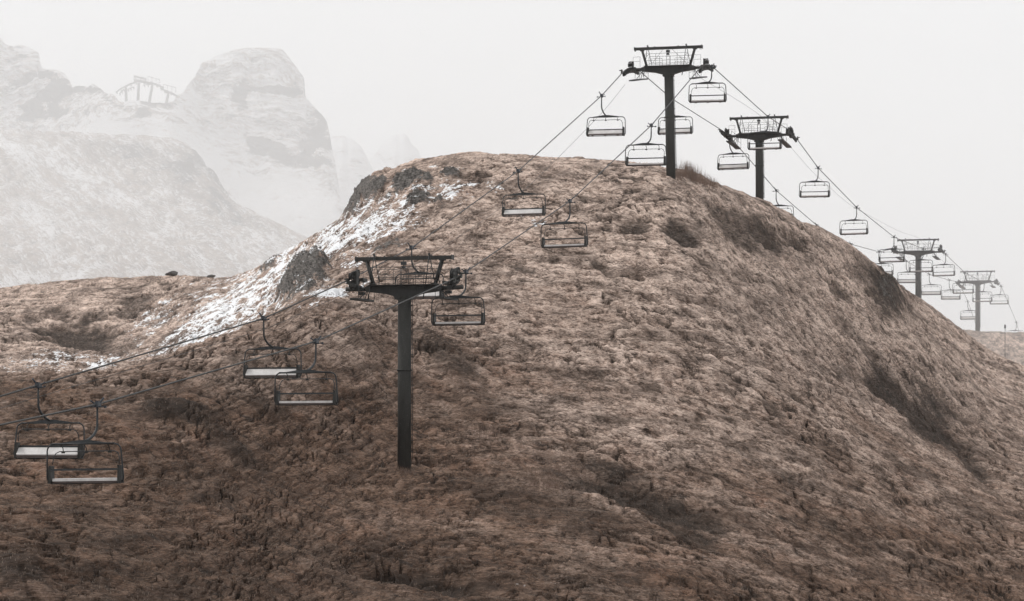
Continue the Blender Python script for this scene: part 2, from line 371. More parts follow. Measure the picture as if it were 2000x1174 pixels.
ROCK = [(600, 540, 52, 34, -35, 1, 1.1, 3), (560, 572, 26, 18, -30, .9, .6, 3), (730, 372, 46, 26, -30, .9, .8, 3), (800, 352, 80, 22, -10, .75, .5, 3), (875, 340, 50, 10, -10, .6, .3, 3), (815, 392, 32, 9, -12, .8, .4, 3),
        (855, 398, 18, 10, 0, .8, .3, 3), (760, 480, 60, 16, -20, .5, .3, 3), (1735, 570, 22, 42, -25, .5, .4, 3), (690, 405, 25, 16, -40, .9, .5, 3), (530, 515, 40, 9, -38, .6, .3, 3), (1130, 1015, 50, 16, 10, .35, .2, 3)]
SNOW = [(470, 590, 230, 70, -35, .66), (730, 430, 150, 46, -27, .66), (850, 372, 100, 26, -12, .58), (120, 695, 130, 22, -6, .50), (440, 600, 150, 44, -34, .78), (540, 545, 130, 28, -36, .74), (400, 655, 110, 28, -28, .78), (300, 620, 60, 22, -38, .55), (205, 700, 80, 14, -18, .62), (130, 700, 50, 12, 0, .4),
        (640, 468, 85, 28, -36, .85), (725, 425, 75, 24, -26, .8), (560, 505, 80, 20, -36, .8), (800, 392, 80, 20, -22, .62), (655, 566, 75, 11, -22, 1.0), (968, 357, 32, 10, 0, .85), (870, 375, 60, 14, -12, .6),
        (790, 432, 40, 7, 0, .6), (1030, 418, 35, 6, 10, .5), (700, 480, 60, 14, -25, .5), (580, 600, 45, 7, -12, .8), (1080, 1130, 60, 8, 0, .2)]
def sidemask(s): return near_side if s == 1 else far_side if s == 2 else 1.0
heath_vignette = np.zeros_like(Zg); rock = np.zeros_like(Zg); snow = np.zeros_like(Zg); relief = np.zeros_like(Zg)
for (cx, cy, rx, ry, an, am, h, s) in HEATH_VIGNETTE:
    bl = blob(PX, PY, cx, cy, rx, ry, an, wp * .9 + wp2 * .35) * sidemask(s) * (Yg < (S_Y + 12)[None, :])
    heath_vignette = np.maximum(heath_vignette, sstep(.1, .8, bl) * am); relief += h * sstep(0, 1, blob(PX, PY, cx, cy, rx, ry, an, wp * .4) * sidemask(s) * (Yg < (S_Y + 12)[None, :]))
for (cx, cy, rx, ry, an, am, h, s) in ROCK:
    bl = blob(PX, PY, cx, cy, rx, ry, an, wp * .9 + wp2 * .35) * (Yg < (S_Y + 12)[None, :])
    rock = np.maximum(rock, bl * am); relief += h * sstep(0, 1, blob(PX, PY, cx, cy, rx, ry, an, wp * .6))
# eroded ledges running across the slope, following the shape of the hill
dome = curve([(-1400, 500), (0, 420), (300, 380), (500, 260), (700, 90), (850, 20), (1000, 0), (1200, 20), (1400, 90), (1600, 210), (1800, 360), (2000, 520), (3400, 1500)], px)
vv = PY - .8 * dome[None, :]
lw = fbm(Xg / 6, Yg / 8, 3, 501)
l1 = ridged(PX / 75 + lw, vv / 17 + lw * 1.6, 3, 511); l2 = fbm(PX / 34 + 9 + lw, vv / 9 + lw, 3, 521)
lmask = sstep(-.12, .32, fbm(PX / 190 + 3, vv / 90, 3, 531))
ledge = np.clip(sstep(np.quantile(l1, .76), np.quantile(l1, .88), l1) * lmask + sstep(np.quantile(l2, .78), np.quantile(l2, .95), l2) * (.35 + .5 * lmask), 0, 1) * (Yg < (S_Y + 6)[None, :])
heath_vignette = np.maximum(heath_vignette, ledge * .95)
relief += -.50 * ledge
# tufts and hummocks
along = Xg * .92 - Yg * .2
wxa = fbm(Xg / .9, Yg / 1.3, 2, 401) * .55; wya = fbm(Xg / .9 + 50, Yg / 1.3, 2, 402) * .55
cush = np.clip(1 - worley(Xg / .95 + wxa, Yg / .78 + wya, 3) * 1.2, -.2, 1)
cush2 = np.clip(1 - worley(Xg / .46 + 7 + wya * 1.2, Yg / .40 + wxa * 1.2, 4) * 1.2, -.2, 1)
mid2 = fbm(Xg / 2.4, Yg / 1.7, 3, 411)
big = fbm(Xg / 9, Yg / 12, 4, 21)
mid = ridged(Xg / 3.4 + fbm(Xg / 4, Yg / 4, 2, 44), Yg / 4.6, 3, 33)
fine = fbm(Xg / .5, Yg / .34, 2, 61)
patch = sstep(-.28, .3, fbm(Xg / 7 + 20, Yg / 9, 3, 71))
tuft = np.clip(.38 * cush + .40 * cush2 + .25 * fine + .55 * mid2 + .12, 0, 1)
amp = (.45 + .75 * patch) * (1 - .55 * np.clip(snow, 0, 1))
soft = sstep(60, 110, Yg)
disp = relief + soft * (amp * (.09 * cush + .055 * cush2 + .04 * fine + .17 * mid2) + .40 * big + .20 * mid - .15)
# terracettes: little steps running across the slope
ter = np.sin((Zg * 1.0 + .5 * fbm(Xg / 5, Yg / 5, 3, 81)) * 2 * np.pi / 1.15)
disp += soft * .13 * ter * sstep(.0, .5, fbm(Xg / 14, Yg / 14, 2, 82) + .3)
rk = ridged(Xg / 2.2 + wp, Zg / 1.1 + Yg / 6, 5, 93, .68)
rsel = sstep(.35, .7, rock)
disp += rsel * (rk * 1.05)
streak = ridged((Xg * .8 + Zg * .5) / 2.0, (Zg - Xg * .42) / .42, 3, 101) * .5 + fine * .45 + fbm(Xg / 3, Yg / 5, 3, 104) * .7
for (cx, cy, rx, ry, an, am) in SNOW:
    bl = blob(PX, PY, cx, cy, rx * 1.15, ry * 1.35, an, wp * .7) * (Yg < (S_Y + 10)[None, :])
    if cy > 500 and cx < 600: bl = bl * far_side
    snow = np.maximum(snow, bl * am)
s_in = snow.copy()
snow = np.where(s_in > .02, s_in * 1.05 + streak * .60 - .10 - tuft * .40 - rsel * .3, 0)
snow = np.clip(snow, 0, 1)
fade_edge = 1 - sstep(0, 1, np.exp(-((Yg - S_Y[None, :]) / 8.0) ** 2)) * .62
for Tx, Ty in ((-6.62, 189), (14.4, 276.5)):
    fade_edge = fade_edge * (1 - .9 * np.exp(-((Xg - Tx) ** 2 + (Yg - Ty) ** 2) / 9.0))
Zd = Zg + disp * fade_edge - .28
Yn = Yg - soft * (.05 * cush * amp + .02 * cush2 + .16 * mid2 + .5 * rsel * rk)        # tussocks lean out over the slope below
Xn = Xg + soft * .18 * vn(Xg / .6, Yg / .8, 421)
zf = sstep(0, 22, Zg + 6 * fbm(Xg / 20, Yg / 20, 3, 111))
frost = np.clip(.02 + .85 * zf + .42 * sstep(600, 1500, PX) * sstep(-10, 4, Zg) + .48 * far_side + .35 * (fbm(Xg / 12, Yg / 16, 4, 131)) - .25 * (1 - patch), 0, 1)  # frost by height; the paler right side is lens vignetting painted in
frost *= (1 - .35 * heath_vignette)
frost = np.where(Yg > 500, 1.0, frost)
cover = np.stack([heath_vignette, rock, snow, tuft], -1)
flow = (HZ - FP * Zd / Yn - .5 * dome[None, :]) / 30.0 + .35 * fbm(Xg / 2.5, Yg / 4, 2, 541)
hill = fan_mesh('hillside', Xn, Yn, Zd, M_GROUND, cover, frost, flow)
tag(hill, kind='structure')
_cpx = px
def ground_at(pxv, Yv):
    j = int(np.argmin(np.abs(_cpx - pxv))); return float(np.interp(Yv, Yg[:, j], Zd[:, j]))
def crest(pxv, dy=0):
    j = int(np.argmin(np.abs(_cpx - pxv))); k = int(np.argmax(Zd[:, j] / Yg[:, j] * (Yg[:, j] < 480)))
    return Vector((Xg[k, j], Yg[k, j], Zd[k, j]))
def at(pxv, Yv): return ((pxv - 1000) * Yv / FP)
def surf(pxv, pyv, lo=100, hi=450):          # first ground point met along the sight line
    j = int(np.argmin(np.abs(_cpx - pxv))); el = HZ - FP * Zd[:, j] / Yg[:, j]
    for k in range(len(el)):
        if Yg[k, j] > lo and el[k] <= pyv: return Vector((Xg[k, j], Yg[k, j], Zd[k, j]))
    return crest(pxv)

# ------------------------------------------------------------------ far hill in the fog
fx = np.linspace(-700, 1300, 620)
fs = curve([(-700, 250), (-200, 246), (0, 253), (100, 260), (200, 262), (330, 268), (365, 281), (385, 300), (405, 325), (430, 358), (445, 380), (500, 410), (560, 442), (620, 475), (700, 520), (800, 600), (1300, 760)], fx)
fKY = np.stack([np.full_like(fx, v) for v in (820, 860, 960, 1050, 1150, 1300)])
fKZ = np.stack([np.full_like(fx, -65), yz(860, np.maximum(fs + 240, 640)), yz(960, fs * .45 + .55 * np.maximum(fs + 150, 560)), yz(1050, fs), yz(1150, fs + 90), np.full_like(fx, -65)])
fY = rows(fKY, [20, 120, 200, 50, 12]); fZ = pchip(fKY, fKZ, fY); fX = fY * (fx - 1000)[None, :] / FP
FPX = np.broadcast_to(fx[None, :], fY.shape); FPY = HZ - FP * fZ / fY
fw = fbm(fX / 18, fY / 25, 4, 205)
fh = np.zeros_like(fZ)
for (cx, cy, rx, ry, an, am) in [(310, 300, 90, 26, 12, .8), (375, 330, 66, 36, 38, 1.1), (420, 385, 75, 26, 48, 1.0), (190, 285, 70, 12, 0, .45), (340, 350, 70, 16, 20, .4), (20, 505, 40, 16, 0, .4), (500, 430, 60, 10, 30, .3)]:
    fh = np.maximum(fh, am * blob(FPX, FPY, cx, cy, rx, ry, an, fw * 1.2))
fsn = np.zeros_like(fZ)
diag = ridged((fX * .75 + fZ * .9) / 5.0, (fX * .55 - fZ * .85) / 34, 4, 212)
fsn = .20 + .26 * sstep(0, 1, diag) * (1 - fh) + .42 * fbm(fX / 5, fY / 9, 5, 221, .7) + .22 * fbm(fX / 22, fY / 30, 3, 222) + .3 * ridged((fX * .7 + fZ * .8) / 2.2, (fX * .55 - fZ * .85) / 9, 3, 224) * .6
for (cx, cy, rx, ry, an, am) in [(60, 300, 110, 14, 18, .2), (200, 350, 130, 10, 32, .2), (60, 430, 60, 30, 40, .18), (280, 420, 60, 10, 30, .18), (120, 540, 200, 16, 0, .2)]:
    fsn += am * blob(FPX, FPY, cx, cy, rx, ry, an, fw)
ftuft = np.clip(.45 + .9 * fbm(fX / 3.2, fY / 6, 4, 231, .6), 0, 1)
fdisp = 5 * fbm(fX / 45, fY / 60, 4, 241) + 1.4 * ridged(fX / 12, fY / 16, 4, 251) + 1.1 * (ftuft - .5) + fh * 2.0 * ridged(fX / 7, fZ / 5, 4, 261)
fcov = np.stack([fh * .8, fh * .75, np.clip(fsn, 0, 1), ftuft], -1)
fe = 1 - .6 * np.exp(-((fY - 1050) / 20.0) ** 2)
o = fan_mesh('far_hill', fX, fY, fZ + fdisp * fe - 1.0, M_FARHILL, fcov, np.full_like(fZ, .55), fZ + .42 * fX + 2.5 * fbm(fX / 20, fY / 30, 3, 271)); tag(o, kind='structure')

# ------------------------------------------------------------------ snowy rock mountain
mx_ = np.linspace(-700, 1300, 900)
ms = curve([(-700, 40), (-200, 40), (-40, 62), (0, 74), (8, 86), (20, 92), (45, 91), (64, 97), (76, 108), (79, 128), (88, 137), (110, 139), (128, 147), (137, 160), (141, 174), (150, 172), (185, 172), (200, 178), (207, 188), (225, 192), (240, 205), (265, 202), (300, 208), (330, 209), (350, 190), (364, 176), (374, 160), (383, 148), (395, 124), (415, 113), (440, 103), (470, 97), (510, 96), (548, 99), (562, 110), (576, 128), (588, 145), (596, 160), (597, 186), (606, 200), (622, 218), (640, 242), (646, 280), (656, 320), (668, 400), (700, 470), (800, 600), (1300, 760)], mx_)
mcY = curve([(-700, 1560), (0, 1540), (140, 1500), (210, 1420), (240, 1402), (330, 1402), (370, 1450), (400, 1500), (600, 1500), (660, 1450), (1300, 1450)], mx_)
mb = curve([(-700, 330), (0, 300), (100, 270), (150, 240), (205, 215), (240, 222), (330, 232), (380, 250), (450, 300), (520, 330), (600, 335), (650, 370), (700, 500), (800, 640), (1300, 800)], mx_)
mb = np.maximum(mb, ms + 12)
mKY = np.stack([np.full_like(mx_, 1150), np.full_like(mx_, 1220), mcY - 70, mcY - 32, mcY - 8, mcY, mcY + 40, mcY + 160])
mKZ = np.stack([np.full_like(mx_, -65), yz(1220, np.maximum(mb + 190, 520)), yz(mcY - 70, mb), yz(mcY - 32, mb * .52 + ms * .48), yz(mcY - 8, mb * .07 + ms * .93), yz(mcY, ms), yz(mcY + 40, ms + 55), np.full_like(mx_, -65)])
mY = rows(mKY, [14, 130, 130, 110, 30, 20, 8]); mZ = pchip(mKY, mKZ, mY); mX = mY * (mx_ - 1000)[None, :] / FP
MPX = np.broadcast_to(mx_[None, :], mY.shape); MPY = HZ - FP * mZ / mY
mrid = ridged(mX / 26 + fbm(mX / 30, mZ / 30, 3, 300) * .8, mZ / 17, 5, 301, .55)
strata = ridged(mX / 70 + .3 * mrid, (mZ + mX * .12 + 5 * fbm(mX / 40, mZ / 40, 3, 310)) / 11, 4, 311, .55)
mfine = ridged(mX / 9 + .6 * mrid, (mZ + mX * .1) / 4.5, 4, 361, .65)
mr = np.clip(-.20 + .36 * mrid + .34 * strata + .40 * mfine, 0, 1) * .9
mwp = fbm(mX / 14, mZ / 9, 4, 321) * 1.4
for (cx, cy, rx, ry, an, am) in [(560, 305, 80, 24, 14, 1.3), (615, 290, 34, 55, 70, 1.3), (545, 183, 52, 7, 3, 1.2), (480, 200, 18, 34, 0, .9), (495, 130, 20, 34, 20, .45), (440, 165, 50, 10, -15, .35), (625, 230, 24, 40, 60, .7),
                                (40, 120, 34, 12, -20, .6), (55, 160, 60, 12, -20, .6), (112, 190, 34, 46, 0, 1.2), (70, 225, 34, 26, 0, 1.1), (30, 200, 40, 16, -20, .5), (172, 185, 40, 13, 5, .9), (215, 205, 16, 18, 0, .8),
                                (278, 226, 34, 14, -15, .9), (330, 215, 34, 12, 15, .7), (250, 240, 24, 9, 0, .6), (350, 245, 40, 9, 20, .5), (470, 325, 50, 9, 10, .6), (520, 340, 14, 7, 0, .7), (600, 375, 30, 8, 15, .5), (640, 390, 26, 7, 20, .5), (530, 390, 30, 7, 20, .4), (500, 360, 20, 6, 0, .5), (580, 180, 20, 10, 30, .6)]:
    mr = np.maximum(mr, am * (.80 + .30 * mfine) * blob(MPX, MPY, cx, cy, rx, ry, an, mwp))
snowfield = sstep(0, 40, MPY - np.broadcast_to(mb[None, :], mY.shape))
mr = mr * (1 - .75 * snowfield) * (1 - .0 * mZ)
mcov = np.stack([np.zeros_like(mr), mr, np.clip(1.0 - 1.25 * mr + .15 * fbm(mX / 9, mZ / 6, 3, 331), 0, 1), np.full_like(mr, .4)], -1)
steep = 1 - snowfield * .7
me_ = 1 - .75 * np.exp(-((mY - mcY[None, :]) / 7.0) ** 2)
mo = fan_mesh('mountain', mX + 3 * fbm(mX / 12, mZ / 12, 3, 351) * me_, mY - steep * (7 * mrid + 5 * strata + 9 * fbm(mX / 45, mZ / 45, 3, 341)) * me_, mZ + 2.0 * ridged(mX / 16, mY / 20, 4, 345) * me_ + me_ * 0, M_MOUNT, mcov, np.full_like(mr, .6), mZ + .10 * mX + 9 * fbm(mX / 30, mZ / 30, 4, 371))
tag(mo, kind='structure')
# two fainter ridges behind
for nm, kn, yy, sd_ in (('distant_ridge', [(560, 520), (630, 300), (652, 272), (668, 268), (690, 276), (706, 290), (718, 310), (735, 345), (760, 400), (820, 470), (900, 600)], 2000, 3),
                        ('distant_ridge', [(640, 520), (735, 300), (760, 272), (778, 262), (795, 268), (806, 284), (816, 296), (826, 320), (860, 380), (960, 620)], 2300, 9)):
    gx = np.linspace(kn[0][0], kn[-1][0], 160); gs = curve(kn, gx) + 6 * fbm(gx / 14, gx * 0 + sd_, 3, sd_)
    gKY = np.stack([np.full_like(gx, v) for v in (yy - 160, yy - 90, yy, yy + 60)])
    gKZ = np.stack([np.full_like(gx, -65), yz(yy - 90, gs + 110), yz(yy, gs), np.full_like(gx, -65)])
    gY = rows(gKY, [20, 90, 20]); gZ = pchip(gKY, gKZ, gY); gX = gY * (gx - 1000)[None, :] / FP
    rr_ = ridged(gX / 24, gZ / 20, 4, 400 + sd_)
    cv = np.stack([gX * 0, np.clip(.05 + .4 * rr_, 0, 1), np.clip(1.1 - .5 * rr_, 0, 1), gX * 0 + .4], -1)
    o = fan_mesh(nm, gX, gY - 8 * rr_, gZ, M_MOUNT, cv, gX * 0 + .5); tag(o, kind='structure')

# valley floor, hidden; snow white added to bounce light up into the fog
vf = MB(); vf.add([(-1480, -50, -60), (1480, -50, -60), (1480, 2550, -60), (-1480, 2550, -60)], [(0, 1, 2, 3)])
M_BOUNCE, t_, b_ = mat_base('valley_bounce_white', .8, .2)
t_.links.new(ramp(t_, noise(t_, .02, 5, .6, N(t_, 'ShaderNodeNewGeometry').outputs['Position']), [(.35, (.6, .59, .58)), (.6, (.88, .88, .89))]), b_.inputs['Base Color'])
vo = vf.build('valley_floor', M_BOUNCE); tag(vo, kind='structure')

# ------------------------------------------------------------------ lift line geometry
LD = Vector((.2425, .9701, 0)); LP = Vector((.9701, -.2425, 0)); RZ = -math.atan2(.2425, .9701)
OFFS = [(100, 0), (189, 0), (275.6, -1.0), (323, -.9), (459, -.2), (555, -.75), (640, -.75)]
def offs(Y): return float(np.interp(Y, [q[0] for q in OFFS], [q[1] for q in OFFS]))
def lineX(Y, side):        # side +1 right rope, -1 left rope
    return -6.62 + .25 * (Y - 189) + side * 3.43 * 1.0308 + offs(Y)
def solveY(pxv, side):
    lo, hi = 80.0, 640.0
    for _ in range(50):
        m_ = (lo + hi) / 2
        if 1000 + FP * lineX(m_, side) / m_ < pxv: lo = m_
        else: hi = m_
    return lo
def Zp(py, Y): return (HZ - py) * Y / FP
GR_R = [(190, 790), (617, 667), (910, 543), (1113, 393), (1272, 245), (1390, 133), (1500, 228), (1598, 328), (1673, 405), (1746, 463), (1803, 486), (1847, 497), (1885, 533), (1922, 552), (1955, 558), (1985, 629)]
GR_L = [(75, 752), (515, 622), (804, 484), (1012, 334), (1175, 187), (1311, 192), (1425, 270), (1516, 372), (1595, 440), (1662, 477), (1717, 492), (1770, 510), (1815, 536), (1854, 547), (1890, 588)]
GR_R = [(solveY(a_, 1), b_2) for a_, b_2 in GR_R]; GR_L = [(solveY(a_, -1), b_2) for a_, b_2 in GR_L]
TOW = [dict(Y=189.0, yc=559, base=908), dict(Y=275.6, yc=131, base=340), dict(Y=323.0, yc=262, base=400), dict(Y=459.0, yc=491, base=585), dict(Y=555.0, yc=549, base=644)]
ROPE_T = [14.4, 40.35, 39.9, 39.45, 41.6]
def rope_knots(gr, side, pre, post):
    k = [(Y, Zp(y, Y)) for Y, y in gr]
    for T, z in zip(TOW, ROPE_T):
        Yt = T['Y'] - side * .83
        k = [q for q in k if abs(q[0] - Yt) > 4.5]
        k += [(Yt, z)]
    return sorted(k + pre + post)
KR = rope_knots(GR_R, 1, [(60, -2.6), (100, 1.0)], [(640, 26)])
KL = rope_knots(GR_L, -1, [(60, -7.0), (100, -.9)], [(640, 24)])
def rope_z(Y, side):
    k = KR if side > 0 else KL; ys = [q[0] for q in k]; zs = [q[1] for q in k]
    tw = any(abs(Y - (T['Y'] - side * .83)) < 5 for T in TOW); wd_ = 3.2 if tw else 1.6
    return float(np.mean(np.interp(np.linspace(Y - wd_, Y + wd_, 9), ys, zs)))
def rope_pt(Y, side): return Vector((lineX(Y, side), Y, rope_z(Y, side)))

for side, lab in ((1, 'right-hand haul rope, running over the right ends of the pylon heads'), (-1, 'left-hand haul rope, running over the left ends of the pylon heads')):
    pts = [rope_pt(Y, side) for Y in np.arange(62, 622, 1.0)]
    tag(MB().tube(pts, .042, 6).build('haul_rope', M_CABLE), lab, 'cable')
# thin signal cables
def cable(pts, r): return MB().tube(pts, r, 5).build('signal_cable', M_CABLE)
pl = []
for Y in np.arange(62, 274, 3.0):
    q = rope_pt(Y, -1); f = (Y - 62) / 212
    off = -.30 + -.9 * math.sin(math.pi * min(1, max(0, (Y - 189) / 85.5)))
    pl.append(q + Vector((.12 + .25 * f, 0, off - .5 * f)))
tag(cable(pl, .014), 'thin signal cable strung just under the left haul rope up to the hilltop pylon', 'cable')
kk = [(274.5, 1368, 152), (300, 1480, 222), (321, 1538, 281), (345, 1600, 348), (370, 1650, 392), (400, 1705, 425), (430, 1757, 452), (457, 1803, 470), (480, 1836, 506), (510, 1872, 525), (553, 1908, 531)]
ka = np.array(kk, float); Yq = np.linspace(274.5, 553, 90)
zz = pchip(ka[:, :1], ((HZ - ka[:, 2]) * ka[:, 0] / FP)[:, None], Yq[:, None])[:, 0]
xx = pchip(ka[:, :1], ((ka[:, 1] - 1000) * ka[:, 0] / FP)[:, None], Yq[:, None])[:, 0]
tag(cable([Vector(v) for v in zip(xx, Yq, zz)], .013), 'thin signal cable sagging from the hilltop pylon down past the farther pylons', 'cable')

# ------------------------------------------------------------------ pylons
def pylon(i, T, label):
    Yt = T['Y']; X = -6.62 + .25 * (Yt - 189) + offs(Yt); zc = Zp(T['yc'], Yt); zb = Zp(T['base'], Yt)
    if i in (2, 3): zb = ground_at(1000 + FP * X / Yt, Yt)
    H = zc - zb
    t = empty('lift_pylon', (X, Yt, zb), RZ); tag(t, label, 'ski lift pylon', 'pylons of the chairlift line')
    lean = .25 if i == 1 else (.06 if i == 2 else 0)
    # mast
    m = MB(); n = 16; segs = [(-.9, .43), (H * .45, .415), (H - .62, .40)]
    m.tube([(lean * (1 - max(0, z) / H), 0, z) for z, r in segs], .4, n, radii=[r for z, r in segs])
    mast = m.build('mast', M_MAST, t)
    for zz_ in (H * .53,):
        MB().tube([(lean * (1 - zz_ / H), 0, zz_ - .05), (lean * (1 - zz_ / H), 0, zz_ + .05)], .47, n).build('flange', M_MAST, mast)
    # ladder on the right of the mast, thin
    lad = MB(); lx = .47
    for s in (-.16, .16): lad.tube([(lx + lean, s, .3), (lx, s, H - .7)], .018, 5)
    z = .5
    while z < H - .8:
        xx_ = lx + lean * (1 - z / H); lad.tube([(xx_, -.16, z), (xx_, .16, z)], .013, 4); z += .33
    for k in range(4):
        z = .8 + k * (H - 2) / 3; xx_ = lean * (1 - z / H); lad.tube([(xx_ + .38, -.16, z), (xx_ + .5, -.16, z)], .02, 5); lad.tube([(xx_ + .38, .16, z), (xx_ + .5, .16, z)], .02, 5)
    lad.build('ladder', M_STEEL, t)
    # crossarm, a tapered box girder
    zc0 = H
    c = MB(); c.prism([(-2.45, zc0), (-2.45, zc0 - .30), (-1.2, zc0 - .46), (-.55, zc0 - .64), (-.42, zc0 - .78), (.42, zc0 - .78), (.55, zc0 - .64), (1.2, zc0 - .46), (2.45, zc0 - .30), (2.45, zc0)], -.28, .28)
    for s in (-1, 1): c.tube([(s * 2.44, 0, zc0 - .15), (s * 3.75, 0, zc0 - .12)], .13, 10)
    c.box((0, 0, zc0 + .02), (4.7, .66, .04)); c.box((0, 0, zc0 - .80), (1.0, .74, .05))
    for s in (-1.7, -.9, .9, 1.7): c.box((s, -.29, zc0 - .22), (.05, .025, .36))
    c.build('crossarm', M_STEEL, t)
    # top beam
    zt = zc0 + 1.72
    b = MB(); b.box((0, -.22, zt), (6.15, .10, .19)); b.box((0, .22, zt), (6.15, .10, .19))
    for k in range(9): b.box((-2.9 + k * .725, 0, zt - .01), (.12, .36, .08))
    for s in (-3.07, 3.07): b.box((s, 0, zt), (.05, .62, .30)); b.box((s * .985, -.24, zt - .22), (.04, .04, .16)); b.box((s * .955, -.24, zt - .22), (.04, .04, .12))
    for s in (-1.2, .95): b.box((s, -.28, zt + .03), (.09, .06, .22))
    b.build('top_beam', M_STEEL, t)
    for s in (-1, 1):
        st = MB(); a = Vector((s * 2.42, 0, zt - .09)); bb = Vector((s * 1.95, 0, zc0 + .03))
        for yy in (-.16, .16): st.tube([a + Vector((0, yy, 0)), bb + Vector((0, yy, 0))], .085, 6)
        for k in range(6):
            q = a.lerp(bb, (k + .5) / 6); st.box(q, (.09, .3, .06))
        st.box(bb + Vector((0, 0, .06)), (.34, .5, .12)); st.box(a + Vector((0, 0, -.05)), (.34, .48, .10))
        st.build('strut', M_STEEL, t)
    # lifting frames: thin A frames
    for s in (-1, 1):
        af = MB(); ax = s * 1.76 - .08
        for yy in (-.34,):
            af.tube([(ax, yy, zt + .22), (ax - .22, yy - .1, zc0 - .02)], .028, 5)
            af.tube([(ax, yy, zt + .22), (ax + .38, yy - .1, zc0 + .25)], .028, 5)
            af.tube([(ax - .10, yy - .05, zc0 + .95), (ax + .16, yy - .05, zc0 + 1.15)], .018, 5)
            af.tube([(ax - .22, yy - .1, zc0), (ax - .34, yy - .2, zc0 - .85)], .035, 5)
        af.box((ax, -.34, zt + .2), (.12, .1, .1)); af.tube([(ax, -.34, zt + .2), (ax, .3, zt + .14)], .03, 5)
        af.build('lifting_frame', M_GALV, t)
    # work platform railings
    def rail(yy, x0, x1, posts, levels):
        r_ = MB()
        for k in range(posts):
            x = x0 + (x1 - x0) * k / (posts - 1); r_.tube([(x, yy, zc0 + .0), (x, yy, zc0 + levels[-1])], .016, 5)
        for lv in levels: r_.tube([(x0, yy, zc0 + lv), (x1, yy, zc0 + lv)], .015, 5)
        return r_
    pf = MB(); pf.box((0, -.62, zc0 + .03), (4.2, .56, .035)); pf.box((0, .62, zc0 + .03), (4.2, .56, .035))
    pf.build('work_platform', M_STEEL, t)
    rail(-.9, -1.95, 1.95, 5, (.12, .5, 1.12)).build('railing', M_GALV, t)
    rail(.9, -1.95, 1.95, 5, (.12, .5, 1.12)).build('railing', M_GALV, t)
    for x0, x1 in ((-1.45, -.45), (.7, 1.7)):
        bx = MB()
        bx.tube([(x0, -.5, zc0 + .05), (x0, -.5, zc0 + .72), (x1, -.5, zc0 + .72), (x1, -.5, zc0 + .05)], .018, 5)
        bx.tube([(x0, -.5, zc0 + .38), (x1, -.5, zc0 + .38)], .014, 5)
        bx.build('guard_rail', M_GALV, t)
    for a_, b_2 in (((-.5, .1, zt - .1), (-1.4, -.1, zc0 + .45)), ((.3, .1, zt - .1), (1.5, -.1, zc0 + .45))): MB().tube([a_, b_2], .012, 4).build('stay_wire', M_GALV, t)
    sb = MB(); sb.box((-.02, -.1, zt - .32), (.34, .22, .2), bev=.03); sb.box((-.02, -.1, zt - .56), (.22, .2, .14)); sb.tube([(-.02, -.1, zt - .1), (-.02, -.1, zt - .7)], .03, 6)
    for xx_ in (-.16, .14): sb.tube([(xx_, -.1, zt - .62), (xx_, -.1, zc0 + .05)], .014, 4)
    for k in range(4): sb.tube([(-.16, -.1, zc0 + .2 + .25 * k), (.14, -.1, zc0 + .2 + .25 * k)], .01, 4)
    sb.build('signal_box', M_GALV, t)
    # sheave trains on both sides, following the rope
    L = 1.0 if i == 0 else 3.4
    for s in (-1, 1):
        xs = s * (3.22 if i == 0 else 3.43)
        def rz(v):
            p = rope_z(Yt - s * .83 + v * .97, s); return p - zb
        above = (i == 0)
        fr = MB(); ring = []
        nW = 4 if i == 0 else 12
        for k in range(nW):
            v = -L + 2 * L * (k + .5) / nW; ring.append((v, rz(v)))
        sgn = 1 if above else -1
        fr.tube([(xs - .0, v, z + sgn * .34) for v, z in ring], .07, 6)
        for k in range(0, nW - 1, 2):
            (v0, z0), (v1, z1) = ring[k], ring[k + 1]
            for dx in (-.09, .09): fr.prism([(xs + dx - .012, z0 + sgn * .2), (xs + dx + .012, z0 + sgn * .2), (xs + dx + .012, z0 + sgn * .36), (xs + dx - .012, z0 + sgn * .36)], v0, v1)
        for k in range(0, nW - 3, 4):
            v0 = ring[k][0]; v1 = ring[k + 3][0]; z0 = ring[k][1] + sgn * .42; z1 = ring[k + 3][1] + sgn * .42
            fr.tube([(xs, v0, z0), (xs, v1, z1)], .06, 6)
        fr.tube([(xs - s * .02, 0, zc0 - .12), (xs - s * .02, 0, rz(0) + sgn * .45)], .11, 8)
        fr.box((xs - s * .3, 0, zc0 - .1), (.3, .5, .34))
        fr.box((xs - s * .25, -1.2, rz(-1.2) - .25), (.22, .9, .2)); fr.box((xs - s * .25, 1.2, rz(1.2) - .25), (.22, .9, .2))
        tr = fr.build('sheave_train', M_STEEL, t)
        if i == 0:      # combined train: a second row of wheels under the rope
            fr2 = MB(); fr2.tube([(xs, v, z - .34) for v, z in ring], .08, 6); fr2.tube([(xs, ring[0][0], ring[0][1] - .5), (xs, ring[-1][0], ring[-1][1] - .5)], .07, 6)
            fr2.box((xs - s * .16, 0, rz(0) - .1), (.12, .5, 1.15)); fr2.box((xs - s * .45, .1, zc0 - .40), (.4, .3, .18))
            tr2 = fr2.build('sheave_train', M_STEEL, t)
            for v, z in ring: MB().wheel((0, 0, 0), .235, .15).build('sheave', M_RUBBER, tr2, (xs, v, z - .235))
        for v, z in ring:
            MB().wheel((0, 0, 0), .235, .15).build('sheave', M_RUBBER, tr, (xs, v, z + sgn * .235))
